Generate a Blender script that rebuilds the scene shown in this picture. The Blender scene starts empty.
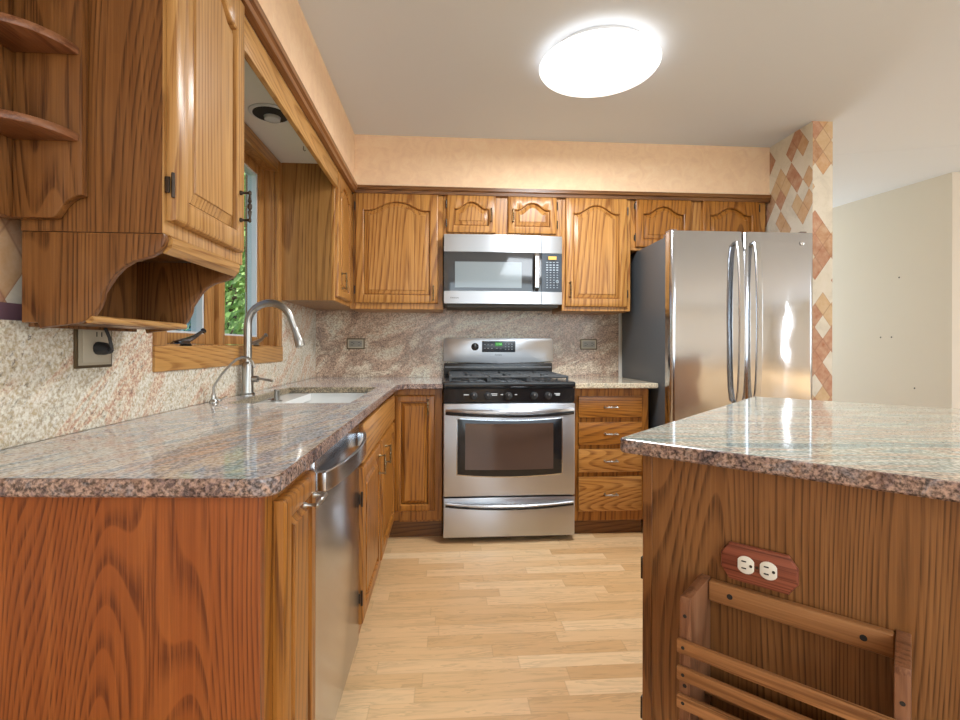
import bpy, bmesh, math, random
from mathutils import Vector, Matrix
random.seed(7)
S = bpy.context.scene
COL = S.collection
# ------------------------------------------------------------------ camera
cam_d = bpy.data.cameras.new('camera'); cam = bpy.data.objects.new('camera', cam_d); COL.objects.link(cam)
cam_d.sensor_width = 36; cam_d.lens = 494.72*36/960; cam_d.shift_y = -12.46/960; cam_d.clip_start = .02
cam.matrix_world = Matrix.Translation((.9166, -3.5181, 1.1237)) @ Matrix.Rotation(-.0696, 4, 'Z') @ Matrix.Rotation(math.pi/2, 4, 'X') @ Matrix.Rotation(.0023, 4, 'Z')
S.camera = cam
# ------------------------------------------------------------------ view, world, lights
S.view_settings.view_transform = 'Standard'; S.view_settings.look = 'None'
S.view_settings.gamma = 1; S.view_settings.use_curve_mapping = False
S.view_settings.exposure = 0.16
W = bpy.data.worlds.new('sky'); S.world = W; W.use_nodes = True
wn = W.node_tree.nodes; wl = W.node_tree.links
bg = wn['Background']; sky = wn.new('ShaderNodeTexSky'); sky.sky_type = 'NISHITA'; sky.sun_disc = False
sky.sun_elevation = math.radians(50); sky.sun_rotation = math.radians(100)
wl.new(sky.outputs[0], bg.inputs[0]); bg.inputs[1].default_value = .24
def light(name, kind, loc, rot, energy, color=(1,1,1), size=1, size_y=None):
    d = bpy.data.lights.new(name, kind); d.energy = energy; d.color = color
    if kind == 'AREA':
        d.size = size
        if size_y: d.shape = 'RECTANGLE'; d.size_y = size_y
    o = bpy.data.objects.new(name, d); COL.objects.link(o); o.location = loc; o.rotation_euler = rot
    return o
sun = light('sun', 'SUN', (4, -2, 8), (0, math.radians(42), math.radians(12)), 7.0, (1,.96,.88)); sun.data.angle = .02
# added area lights, all out of view, that fill the kitchen and living room
light('fill_light_rear', 'AREA', (2.2, -6.95, 1.45), (math.radians(90), 0, 0), 55, (.84,.93,1), 3.9, 1.9)  # added broad fill from behind the camera
light('fill_light_right', 'AREA', (6.95, -3.4, 1.5), (0, math.radians(90), 0), 48, (.84,.93,1), 1.9, 2.8)  # added fill from the unseen right side of the room
light('fridge_streak_light', 'AREA', (6.95, -6.3, 1.40), (0, math.radians(90), 0), 9, (.95,.97,1), 2.0, .06)  # added narrow strip, placed to mirror as the streak on the fridge door
light('fill_light_far', 'AREA', (3.95, 2.1, 1.45), (math.radians(-90), 0, 0), 30, (.92,.96,1), 1.2, 1.6)  # added to brighten the beige living room wall
light('fill_light_overhead', 'AREA', (2.9, -5.3, 2.44), (0, 0, 0), 85, (.85,.93,1), 1.7)  # added soft overhead panel behind the camera, no fixture there

# ------------------------------------------------------------------ mesh helpers
class MB:
    def __init__(s): s.bm = bmesh.new()
    def _merge(s, b, M=None):
        if M is not None: bmesh.ops.transform(b, matrix=M, verts=b.verts)
        me = bpy.data.meshes.new('tmp'); b.to_mesh(me); b.free(); s.bm.from_mesh(me); bpy.data.meshes.remove(me); return s
    def box(s, x0, x1, y0, y1, z0, z1, bev=0, seg=2, M=None):
        b = bmesh.new(); bmesh.ops.create_cube(b, size=1)
        for v in b.verts: v.co = Vector(((x0+x1)/2+v.co.x*(x1-x0), (y0+y1)/2+v.co.y*(y1-y0), (z0+z1)/2+v.co.z*(z1-z0)))
        if bev: bmesh.ops.bevel(b, geom=list(b.edges), offset=bev, segments=seg, profile=.6, affect='EDGES')
        return s._merge(b, M)
    def prism(s, pts, axis, a, c, bev=0, seg=2, M=None):
        """polygon pts in the plane normal to axis, extruded from a to c. x:(y,z) y:(x,z) z:(x,y)"""
        b = bmesh.new()
        mk = {'x': lambda p, t: (t, p[0], p[1]), 'y': lambda p, t: (p[0], t, p[1]), 'z': lambda p, t: (p[0], p[1], t)}[axis]
        A = [b.verts.new(mk(p, a)) for p in pts]; B = [b.verts.new(mk(p, c)) for p in pts]
        n = len(pts); b.faces.new(A); b.faces.new(B[::-1])
        for i in range(n): b.faces.new((A[i], B[i], B[(i+1)%n], A[(i+1)%n]))
        bmesh.ops.recalc_face_normals(b, faces=b.faces)
        if bev:
            caps = [e for e in b.edges if any(len(f.verts) == n and n != 4 or f in list(b.faces)[:2] for f in e.link_faces)]
            bmesh.ops.bevel(b, geom=caps, offset=bev, segments=seg, profile=.5, affect='EDGES')
        return s._merge(b, M)
    def lathe(s, prof, M=None, n=24, ax=None):
        """prof: (r, z) list, around local z"""
        b = bmesh.new(); rings = []
        for r, z in prof:
            rings.append([b.verts.new((max(r, 1e-5)*math.cos(2*math.pi*i/n), max(r, 1e-5)*math.sin(2*math.pi*i/n), z)) for i in range(n)])
        for k in range(len(rings)-1):
            for i in range(n):
                b.faces.new((rings[k][i], rings[k][(i+1)%n], rings[k+1][(i+1)%n], rings[k+1][i]))
        b.faces.new(rings[0][::-1]); b.faces.new(rings[-1])
        bmesh.ops.recalc_face_normals(b, faces=b.faces)
        return s._merge(b, M)
    def tube(s, pts, r, n=12, M=None, flat=None):
        """round tube along pts (r number or list); flat=(w,h): rectangular section w sideways (horizontal), h vertical"""
        P = [Vector(p) for p in pts]; b = bmesh.new(); rings = []
        up = Vector((0, 0, 1)); prev = None
        for i, p in enumerate(P):
            t = (P[min(i+1, len(P)-1)]-P[max(i-1, 0)]).normalized()
            if prev is None:
                u = t.cross(up);
                if u.length < .05: u = t.cross(Vector((0, 1, 0)))
            else: u = prev - t*prev.dot(t)
            u.normalize(); prev = u; v = u.cross(t)
            rr = r[i] if isinstance(r, (list, tuple)) else r
            ring = []
            if flat:
                w, h = flat; c = .25*min(w, h)
                for a_, b_ in ((-w/2+c, -h/2), (w/2-c, -h/2), (w/2, -h/2+c), (w/2, h/2-c), (w/2-c, h/2), (-w/2+c, h/2), (-w/2, h/2-c), (-w/2, -h/2+c)):
                    ring.append(b.verts.new(p+u*a_+v*b_))
            else:
                for k in range(n):
                    a_ = 2*math.pi*k/n; ring.append(b.verts.new(p+u*math.cos(a_)*rr+v*math.sin(a_)*rr))
            rings.append(ring)
        m = len(rings[0])
        for k in range(len(rings)-1):
            for i in range(m): b.faces.new((rings[k][i], rings[k][(i+1)%m], rings[k+1][(i+1)%m], rings[k+1][i]))
        b.faces.new(rings[0][::-1]); b.faces.new(rings[-1])
        bmesh.ops.recalc_face_normals(b, faces=b.faces)
        return s._merge(b, M)

def tag(o, label=None, cat=None, group=None, kind=None):
    if label: o['label'] = label
    if cat: o['category'] = cat
    if group: o['group'] = group
    if kind: o['kind'] = kind
    return o
def thing(name, label, cat, loc, rz=0, group=None):
    o = bpy.data.objects.new(name, None); COL.objects.link(o); o.location = loc; o.rotation_euler = (0, 0, rz)
    o.empty_display_size = .1
    return tag(o, label, cat, group)
def wm(o):
    M = Matrix.Identity(4)
    while o is not None:
        M = (Matrix.Translation(o.location) @ o.rotation_euler.to_matrix().to_4x4()) @ M; o = o.parent
    return M
def part(name, mb, mat, parent=None, smooth=True, local=False, label=None, origin=None):
    me = bpy.data.meshes.new(name); mb.bm.to_mesh(me); mb.bm.free()
    if parent is not None and not local: me.transform(wm(parent).inverted())
    o = bpy.data.objects.new(name, me); COL.objects.link(o)
    mats = mat if isinstance(mat, (list, tuple)) else [mat]
    for m in mats: me.materials.append(m)
    if smooth:
        for p in me.polygons: p.use_smooth = True
        try: me.set_sharp_from_angle(angle=math.radians(32))
        except Exception: pass
    if parent is not None: o.parent = parent
    if label: o['label'] = label
    return o
def solo(name, mb, mat, label, cat, group=None, base=None, smooth=True):
    me_o = part(name, mb, mat, None, smooth)
    if base is None:
        c = [Vector(v) for v in me_o.bound_box]; base = ((c[0].x+c[6].x)/2, (c[0].y+c[6].y)/2, c[0].z)
    me_o.data.transform(Matrix.Translation(-Vector(base))); me_o.location = base
    return tag(me_o, label, cat, group)
def struct(name, mb, mat, smooth=False, label=None, parent=None):
    o = part(name, mb, mat, parent, smooth)
    if parent is None: o['kind'] = 'structure'
    if label: o['label'] = label
    return o
def copy_tree(o, parent=None):
    c = o.copy(); COL.objects.link(c); c.parent = parent
    for ch in o.children: copy_tree(ch, c)
    return c
def text_part(name, body, size, M, mat, parent, ext=.0004):
    cu = bpy.data.curves.new('lettering', 'FONT'); cu.body = body; cu.size = size; cu.extrude = ext; cu.align_x = 'CENTER'; cu.align_y = 'CENTER'
    t = bpy.data.objects.new('t', cu); COL.objects.link(t)
    me = bpy.data.meshes.new_from_object(t); bpy.data.objects.remove(t); bpy.data.curves.remove(cu)
    me.transform(M); me.transform(wm(parent).inverted()); me.materials.clear(); me.materials.append(mat)
    o = bpy.data.objects.new(name, me); COL.objects.link(o); o.parent = parent
    return o
FACE_Y = Matrix.Rotation(math.pi/2, 4, 'X')      # text readable from -y

# ------------------------------------------------------------------ materials
class NT:
    def __init__(s, name):
        s.m = bpy.data.materials.new(name); s.m.use_nodes = True; s.t = s.m.node_tree; s.n = s.t.nodes; s.l = s.t.links
        s.p = s.n['Principled BSDF']
    def add(s, typ, **kw):
        x = s.n.new(typ)
        for k, v in kw.items(): setattr(x, k, v)
        return x
    def lk(s, a, b): s.l.new(a, b)
    def inp(s, node, i, v):
        if isinstance(v, bpy.types.NodeSocket): s.lk(v, node.inputs[i])
        else: node.inputs[i].default_value = v
    def math(s, op, a, b=0.0, c=None):
        x = s.add('ShaderNodeMath', operation=op); s.inp(x, 0, a); s.inp(x, 1, b)
        if c is not None: s.inp(x, 2, c)
        return x.outputs[0]
    def coord(s, scale=(1,1,1), rot=(0,0,0), loc=(0,0,0), src='Object'):
        tc = s.add('ShaderNodeTexCoord'); mp = s.add('ShaderNodeMapping')
        s.lk(tc.outputs[src], mp.inputs[0]); mp.inputs[1].default_value = loc; mp.inputs[2].default_value = rot; mp.inputs[3].default_value = scale
        return mp.outputs[0]
    def coord2(s, scale=(1,1,1), rot=(0,0,0)):
        a = s.coord((1,1,1), rot); mp = s.add('ShaderNodeMapping'); s.lk(a, mp.inputs[0]); mp.inputs[3].default_value = scale; return mp.outputs[0]
    def noise(s, vec, scale, detail=3, rough=.5, dist=0):
        x = s.add('ShaderNodeTexNoise'); s.lk(vec, x.inputs['Vector']); x.inputs['Scale'].default_value = scale
        x.inputs['Detail'].default_value = detail; x.inputs['Roughness'].default_value = rough; x.inputs['Distortion'].default_value = dist
        return x.outputs['Fac']
    def ramp(s, fac, stops, interp='LINEAR'):
        x = s.add('ShaderNodeValToRGB'); s.lk(fac, x.inputs[0]); e = x.color_ramp.elements; x.color_ramp.interpolation = interp
        while len(e) < len(stops): e.new(.5)
        for el, (p, c) in zip(e, stops):
            el.position = p; el.color = (c, c, c, 1) if isinstance(c, (int, float)) else (*c, 1)
        return x.outputs[0]
    def mix(s, fac, a, b, mode='MIX'):
        x = s.add('ShaderNodeMix', data_type='RGBA', blend_type=mode); s.inp(x, 0, fac)
        for i, v in ((6, a), (7, b)):
            if isinstance(v, bpy.types.NodeSocket): s.lk(v, x.inputs[i])
            else: x.inputs[i].default_value = (*v, 1) if len(v) == 3 else v
        return x.outputs[2]
    def base(s, c):
        if isinstance(c, bpy.types.NodeSocket): s.lk(c, s.p.inputs['Base Color'])
        else: s.p.inputs['Base Color'].default_value = (*c, 1)
    def bump(s, h, strength=.2, dist=.002):
        b = s.add('ShaderNodeBump'); b.inputs['Strength'].default_value = strength; b.inputs['Distance'].default_value = dist
        s.lk(h, b.inputs['Height']); s.lk(b.outputs[0], s.p.inputs['Normal'])
    def set(s, **kw):
        for k, v in kw.items():
            i = s.p.inputs[k]; i.default_value = (*v, 1) if isinstance(v, tuple) and len(v) == 3 else v
        return s

def simple(name, col, rough=.5, metal=0, **kw):
    t = NT(name); t.base(col); t.set(Roughness=rough, Metallic=metal, **kw); return t.m

def wood(name, dark, mid, lite, axis='z', rings=11, rough=.33, scale=1.0, off=(0,0,0), line=.62):
    """oak: cathedral bands from contour lines of a stretched noise, drawn by fine dark pores"""
    t = NT(name)
    k = .10
    sc = {'x': (k, 1, 1), 'y': (1, k, 1), 'z': (1, 1, k)}[axis]
    v = t.coord(tuple(a*scale for a in sc), loc=off)
    n = t.noise(v, 3.0, .6, .35, .08)
    f = t.math('FRACT', t.math('MULTIPLY', n, float(rings)*3.4))
    band = t.ramp(f, [(0, .0), (.45, .12), (.80, 1.0), (.93, .85), (1, .0)])
    fs = {'x': (5, 230, 230), 'y': (230, 5, 230), 'z': (230, 230, 5)}[axis]
    p = t.ramp(t.noise(t.coord(fs), 1.0, 2, .65), [(.36, 0), (.58, 1)])
    fs2 = {'x': (1.2, 34, 34), 'y': (34, 1.2, 34), 'z': (34, 34, 1.2)}[axis]
    st = t.noise(t.coord(fs2), 1.0, 2, .6)
    c = t.mix(t.ramp(st, [(.3, 0), (.7, 1)]), mid, lite)
    amt = t.math('ADD', t.math('MULTIPLY', band, .26*(1.25-line)/.63), t.math('MULTIPLY', t.math('MULTIPLY', p, t.math('ADD', band, .35)), .52))
    c = t.mix(t.math('MINIMUM', amt, 1.0), c, dark)
    t.base(c); t.set(Roughness=rough); t.p.inputs['Coat Weight'].default_value = .08; t.p.inputs['Specular IOR Level'].default_value = .35; t.p.inputs['Coat Roughness'].default_value = .2
    t.bump(p, .15, .001)
    return t.m
GOLD = ((.19,.060,.011), (.465,.208,.046), (.58,.292,.082))
PALE = ((.25,.100,.022), (.47,.245,.075), (.59,.335,.120))
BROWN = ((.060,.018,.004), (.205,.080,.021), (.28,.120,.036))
RED = ((.085,.016,.003), (.265,.066,.012), (.34,.098,.020))
BASE = ((.12,.036,.005), (.36,.134,.020), (.46,.190,.033))
oak = wood('golden_oak', *GOLD); oak_x = wood('golden_oak_across', *GOLD, axis='x'); oak_y = wood('golden_oak_along', *GOLD, axis='y')
oak_pale = wood('pale_oak', *PALE); oak_pale_y = wood('pale_oak_along', *PALE, axis='y')
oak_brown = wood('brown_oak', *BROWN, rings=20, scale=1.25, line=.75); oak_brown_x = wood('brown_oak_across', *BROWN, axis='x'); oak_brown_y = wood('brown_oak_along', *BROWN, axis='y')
oak_red = wood('reddish_oak', *RED, rings=27, scale=1.35, line=.85)
oak_base = wood('base_oak', *BASE); oak_base_x = wood('base_oak_across', *BASE, axis='x', rings=14); oak_base_y = wood('base_oak_along', *BASE, axis='y')
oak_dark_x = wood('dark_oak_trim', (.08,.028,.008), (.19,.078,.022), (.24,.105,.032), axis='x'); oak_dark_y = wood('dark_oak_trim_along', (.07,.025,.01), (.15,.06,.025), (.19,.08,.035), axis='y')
mahog = wood('mahogany', (.10,.022,.01), (.27,.075,.04), (.33,.10,.055), axis='x', rings=20, scale=2)
oak_pen = wood('island_oak', (.07,.024,.006), (.225,.093,.027), (.30,.135,.045), rings=22, scale=1.2, line=.7)

def granite(name, cols, rot=(0,0,0), stretch=(1,4,4), scale=2.2, speck=.55, rough=.09, fine=130, red=.0, dark=.75):
    t = NT(name)
    v = t.coord2(stretch, rot)
    n = t.noise(v, scale, 7, .68, 1.2)
    c = t.ramp(n, cols)
    o = t.coord()
    s1 = t.noise(o, fine, 2, .6)
    c = t.mix(speck, c, t.ramp(s1, [(.36, .12), (.5, .5), (.64, .88)]), 'OVERLAY')
    vs = t.coord2(tuple(a*.5+.5 for a in stretch), rot)
    s2 = t.noise(vs, 42, 4, .8)
    gate = t.noise(v, scale*1.7, 3, .6)
    d = t.math('MULTIPLY', t.ramp(s2, [(.57, 0), (.63, 1)]), t.ramp(gate, [(.35, .3), (.60, 1)]))
    c = t.mix(t.math('MULTIPLY', d, dark), c, (.06,.045,.045))
    s3 = t.noise(vs, 26, 4, .75)
    c = t.mix(t.math('MULTIPLY', t.ramp(s3, [(.55, 0), (.66, 1)]), .16+red), c, (.36,.17,.09))
    t.base(c); t.set(Roughness=rough)
    return t.m
gr_left = granite('granite_counter', [(.30,(.12,.15,.19)), (.38,(.29,.33,.37)), (.45,(.63,.60,.54)), (.50,(.56,.46,.40)), (.545,(.36,.41,.47)), (.60,(.66,.60,.51)), (.67,(.42,.38,.36)), (.76,(.18,.20,.24))], rot=(0,0,math.radians(18)), stretch=(3.4,1,3), scale=1.25, dark=.65, rough=.07)
gr_edge = granite('granite_edge', [(.30,(.05,.045,.05)), (.42,(.17,.115,.105)), (.52,(.32,.215,.165)), (.62,(.20,.175,.18)), (.75,(.38,.29,.245))], stretch=(1,1,1), scale=14, speck=.9, rough=.2, fine=150, red=.05)
gr_back = granite('granite_counter_pale', [(.30,(.32,.32,.28)), (.42,(.50,.45,.34)), (.53,(.60,.51,.37)), (.66,(.48,.39,.28)), (.8,(.64,.58,.46))], stretch=(1,2,2), scale=2.4)
gr_pen = granite('granite_peninsula', [(.30,(.16,.22,.22)), (.39,(.29,.36,.34)), (.45,(.52,.53,.44)), (.50,(.50,.38,.29)), (.55,(.34,.39,.36)), (.61,(.58,.57,.48)), (.68,(.44,.34,.26)), (.76,(.25,.31,.30))], rot=(0,0,math.radians(8)), stretch=(1,7,3), scale=1.0, speck=.55, dark=.4, rough=.07)
gr_splash = granite('granite_splash', [(.28,(.40,.39,.32)), (.40,(.62,.56,.45)), (.48,(.68,.61,.49)), (.55,(.64,.44,.31)), (.59,(.65,.58,.46)), (.70,(.54,.52,.44)), (.8,(.68,.62,.49))], rot=(math.radians(-42),0,0), stretch=(2,.9,3.2), scale=1.5, rough=.22)
gr_splash_b = granite('granite_splash_back', [(.28,(.44,.44,.38)), (.40,(.60,.52,.40)), (.49,(.50,.35,.25)), (.56,(.32,.21,.15)), (.63,(.54,.43,.32)), (.75,(.62,.55,.43))], rot=(0,math.radians(25),0), stretch=(1,2,2.2), scale=1.7, rough=.22)

def paint(name, col, var=.04, rough=.85, bscale=60, bstr=.05):
    t = NT(name); o = t.coord(); n = t.noise(o, 3, 3); c2 = tuple(a*(1-var) for a in col)
    t.base(t.mix(n, col, c2)); t.set(Roughness=rough); t.bump(t.noise(o, bscale, 3), bstr, .002); return t.m
m_ceiling = paint('ceiling_paint', (.74,.78,.825), .02)
m_wall = paint('beige_wall_paint', (.79,.735,.645), .03)
m_white = paint('white_paint', (.80,.79,.76), .03)
def soffit_paper():
    t = NT('peach_wallpaper'); o = t.coord(); n = t.noise(o, 14, 5, .7, 1.0)
    t.base(t.ramp(n, [(.3,(.84,.58,.38)), (.55,(.91,.655,.425)), (.75,(.93,.71,.49))])); t.set(Roughness=.8); t.bump(t.noise(o, 90, 3), .1, .001); return t.m
m_soffit = soffit_paper()
def diamond_paper(name, ax, s=.075, thr=.5):
    """cream wallpaper with clusters of tan and terracotta diamonds; ax picks the horizontal axis"""
    t = NT(name); tc = t.add('ShaderNodeTexCoord'); sp = t.add('ShaderNodeSeparateXYZ'); t.lk(tc.outputs['Object'], sp.inputs[0])
    u = sp.outputs[0] if ax == 'x' else (sp.outputs[1] if ax == 'y' else t.math('ADD', sp.outputs[0], sp.outputs[1]))
    w = t.math('MULTIPLY', sp.outputs[2], .72)
    a = t.math('DIVIDE', t.math('ADD', u, w), s); b = t.math('DIVIDE', t.math('SUBTRACT', u, w), s)
    fa, fb = t.math('FLOOR', a), t.math('FLOOR', b)
    cv = t.add('ShaderNodeCombineXYZ'); t.lk(fa, cv.inputs[0]); t.lk(fb, cv.inputs[1]); cv.inputs[2].default_value = 3.1
    wnz = t.add('ShaderNodeTexWhiteNoise'); t.lk(cv.outputs[0], wnz.inputs['Vector'])
    clus = t.noise(cv.outputs[0], .33, 1)
    sel = t.math('GREATER_THAN', t.math('ADD', t.math('MULTIPLY', wnz.outputs['Value'], .35), clus), thr+.17)
    col = t.ramp(wnz.outputs['Value'], [(0,(.46,.22,.10)), (.3,(.60,.34,.16)), (.55,(.62,.42,.22)), (.8,(.46,.19,.10)), (1,(.42,.30,.12))], 'CONSTANT')
    ea = t.math('FRACT', a); eb = t.math('FRACT', b)
    edge = t.math('MINIMUM', t.math('MINIMUM', ea, t.math('SUBTRACT', 1.0, ea)), t.math('MINIMUM', eb, t.math('SUBTRACT', 1.0, eb)))
    o = t.coord(); n = t.noise(o, 22, 5, .7)
    col = t.mix(t.ramp(n, [(.3,0),(.75,.55)]), col, (.80,.64,.46))
    col = t.mix(t.ramp(edge, [(0,.55),(.05,0)]), col, (.30,.12,.07))
    bgc = t.ramp(t.noise(o, 6, 5, .7, .6), [(.3,(.62,.56,.46)), (.5,(.76,.70,.58)), (.65,(.80,.74,.64)), (.8,(.74,.56,.40))])
    t.base(t.mix(sel, bgc, col)); t.set(Roughness=.75); return t.m
m_paper_y = diamond_paper('diamond_wallpaper', 'y', .10, .52); m_paper_x = diamond_paper('diamond_wallpaper_front', 'x', .10, .52); m_paper_l = diamond_paper('diamond_wallpaper_left', 'y', .11, .46)

def floor_mat():
    t = NT('strip_wood_floor'); tc = t.add('ShaderNodeTexCoord'); sp = t.add('ShaderNodeSeparateXYZ'); t.lk(tc.outputs['Object'], sp.inputs[0])
    x, y = sp.outputs[0], sp.outputs[1]
    ry = t.math('DIVIDE', y, .072); row = t.math('FLOOR', ry)
    w1 = t.add('ShaderNodeTexWhiteNoise', noise_dimensions='1D'); t.lk(row, w1.inputs['W'])
    rx = t.math('ADD', t.math('DIVIDE', x, .50), t.math('MULTIPLY', w1.outputs['Value'], 7.3)); colx = t.math('FLOOR', rx)
    cv = t.add('ShaderNodeCombineXYZ'); t.lk(colx, cv.inputs[0]); t.lk(row, cv.inputs[1])
    w2 = t.add('ShaderNodeTexWhiteNoise', noise_dimensions='2D'); t.lk(cv.outputs[0], w2.inputs['Vector'])
    tone = t.ramp(w2.outputs['Value'], [(0,(.66,.40,.185)), (.35,(.73,.465,.23)), (.7,(.78,.515,.27)), (1,(.85,.60,.34))])
    # grain, shifted per strip
    mp = t.add('ShaderNodeVectorMath', operation='MULTIPLY_ADD'); t.lk(w2.outputs['Color'], mp.inputs[0]); mp.inputs[1].default_value = (9,9,9); t.lk(t.coord((1.6, 14, 1)), mp.inputs[2])
    g = t.noise(mp.outputs[0], 1.9, 4, .6, .8); gr = t.ramp(t.math('FRACT', t.math('MULTIPLY', g, 5.0)), [(0, 1.0), (.6, .92), (.93, .72), (1, .95)])
    c = t.mix(.75, tone, gr, 'MULTIPLY')
    fy = t.math('FRACT', ry); fx = t.math('FRACT', rx)
    e1 = t.ramp(t.math('MINIMUM', fy, t.math('SUBTRACT', 1.0, fy)), [(0, .28), (.03, 0)])
    e2 = t.ramp(t.math('MINIMUM', fx, t.math('SUBTRACT', 1.0, fx)), [(0, .32), (.005, 0)])
    c = t.mix(t.math('MAXIMUM', e1, e2), c, (.33,.19,.09))
    t.base(c); t.set(Roughness=.34); return t.m
m_floor = floor_mat()

def steel(name, axis='x', col=(.62,.62,.64), rough=.26, wavy=0):
    t = NT(name); s_ = {'x': (1.5, 160, 160), 'z': (160, 160, 1.5), 'y': (160, 1.5, 160)}[axis]
    n = t.noise(t.coord(s_), 1.0, 3, .6)
    t.base(col); t.set(Metallic=1.0); t.lk(t.ramp(n, [(.2, rough*.93), (.8, rough*1.07)]), t.p.inputs['Roughness'])
    t.set(Anisotropic=.9 if wavy else .8); t.p.inputs['Anisotropic Rotation'].default_value = .25
    tg = t.add('ShaderNodeTangent', direction_type='RADIAL', axis='Z'); t.lk(tg.outputs[0], t.p.inputs['Tangent'])
    if wavy:
        w = t.noise(t.coord((1, 1, .8)), 3.2, 2, .5); t.bump(w, 1.0, wavy)
    return t.m
ss = steel('stainless_steel', col=(.53,.55,.585), rough=.30); ss_w = steel('stainless_steel_wavy', 'x', (.62,.645,.69), .11, .004); ss_v = steel('stainless_steel_vertical', 'z', (.56,.58,.60), .2)
ss_dw = steel('stainless_steel_dishwasher', 'y', (.58,.60,.63), .22)
nickel = simple('brushed_nickel', (.42,.41,.385), .30, 1); chrome = simple('chrome', (.75,.75,.76), .1, 1)
brass = simple('antique_brass', (.20,.14,.075), .32, 1); bronze = simple('dark_bronze', (.06,.045,.035), .4, .8)
black = simple('black_enamel', (.012,.013,.015), .18); blackm = simple('black_matte', (.02,.02,.022), .5); castiron = simple('cast_iron', (.05,.055,.06), .42)
glass_dark = simple('dark_glass', (.03,.032,.035), .05); glass_dark.node_tree.nodes['Principled BSDF'].inputs['Coat Weight'].default_value = .6
fr_side = simple('fridge_side_grey', (.105,.115,.125), .42, .3)
porcelain = simple('white_porcelain', (.86,.86,.83), .15); ivory = simple('ivory_plastic', (.80,.78,.68), .35); vinyl = simple('white_vinyl', (.62,.65,.68), .4)
slot = simple('dark_slot', (.01,.01,.01), .6); mark_w = simple('white_print', (.75,.77,.78), .5); mark_d = simple('dark_print', (.02,.02,.025), .5)
keyblue = simple('keypad_legend', (.38,.45,.52), .5); panelblue = simple('keypad_panel', (.035,.048,.065), .2)
mw_win = simple('microwave_window', (.20,.235,.25), .10); mw_win.node_tree.nodes['Principled BSDF'].inputs['Coat Weight'].default_value = .5
plate_m = simple('beige_plate', (.45,.39,.29), .45, .2); rim_m = simple('dark_brass_rim', (.10,.065,.03), .4, .5)
def emis(name, col, st):
    t = NT(name); t.base(col); t.set(Roughness=.4); t.p.inputs['Emission Color'].default_value = (*col, 1); t.p.inputs['Emission Strength'].default_value = st; return t.m
lamp_m = emis('lamp_diffuser', (1,.985,.97), 1.25); green_led = emis('green_display', (.02,.22,.02), .45); amber_led = emis('amber_display', (.65,.38,.08), .45)
def glass_mat():
    t = NT('window_glass'); g = t.add('ShaderNodeBsdfGlossy'); g.inputs['Roughness'].default_value = 0.0; tr = t.add('ShaderNodeBsdfTransparent'); tr.inputs[0].default_value = (.93,.96,.95,1)
    fr = t.add('ShaderNodeLayerWeight'); mx = t.add('ShaderNodeMixShader'); t.lk(t.math('MULTIPLY_ADD', t.math('POWER', fr.outputs['Facing'], 4.0), .35, .02), mx.inputs[0]); t.lk(tr.outputs[0], mx.inputs[1]); t.lk(g.outputs[0], mx.inputs[2])
    t.lk(mx.outputs[0], t.n['Material Output'].inputs[0]); return t.m
m_glass = glass_mat()
def leaf_mat(name, a, b):
    t = NT(name); n = t.noise(t.coord(), 2.5, 3); t.base(t.mix(n, a, b)); t.set(Roughness=.6)
    t.p.inputs['Transmission Weight'].default_value = 0; return t.m
leaf = leaf_mat('green_leaves', (.20,.40,.08), (.52,.70,.28)); leaf_b = leaf_mat('blue_needles', (.02,.10,.13), (.06,.20,.24)); bark = simple('bark', (.10,.07,.05), .9)
grass_m = simple('lawn', (.12,.22,.05), .9)

# ------------------------------------------------------------------ structure
CZ = 2.471
mb = MB(); mb.box(-.15, 7.2, -7.1, 3.2, -.1, 0); struct('floor', mb, m_floor)
mb = MB(); mb.box(-.15, 7.2, -7.1, 3.2, CZ, CZ+.1); struct('ceiling', mb, m_ceiling)
# left wall with the window opening y[-1.79,-.74] z[1.125,2.07]
WY0, WY1, WZ0, WZ1 = -1.86, -.80, 1.125, 2.075
mb = MB(); mb.box(-.15, 0, -7.1, WY0, 0, CZ); mb.box(-.15, 0, WY1, 0, 0, CZ); mb.box(-.15, 0, WY0, WY1, 0, WZ0); mb.box(-.15, 0, WY0, WY1, WZ1, CZ)
struct('wall_left', mb, m_paper_l)
mb = MB(); mb.box(-.15, 3.21, 0, .12, 0, CZ); struct('wall_back', mb, m_wall)
mb = MB(); mb.box(3.085, 3.21, -.73, 0, 0, CZ); pier = struct('wall_pier', mb, [m_paper_y, m_paper_x])
for p in pier.data.polygons:
    if abs(p.normal.y) > .9: p.material_index = 1
# living room wall beyond, its end corner near the right picture edge
mb = MB(); mb.prism([(4.615, 1.0), (4.775, 0), (7.2, -.02), (7.2, 1.2), (4.615, 1.2)], 'z', 0, CZ); struct('wall_right', mb, m_wall)
mb = MB(); mb.box(3.09, 4.7, 2.2, 2.35, 0, .6); mb.box(3.09, 3.3, 2.2, 2.35, .6, CZ); mb.box(4.58, 4.7, 2.2, 2.35, .6, CZ); mb.box(3.3, 4.58, 2.2, 2.35, 2.28, CZ); struct('wall_far', mb, m_wall)  # opening added for the fill light on the beige wall
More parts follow.
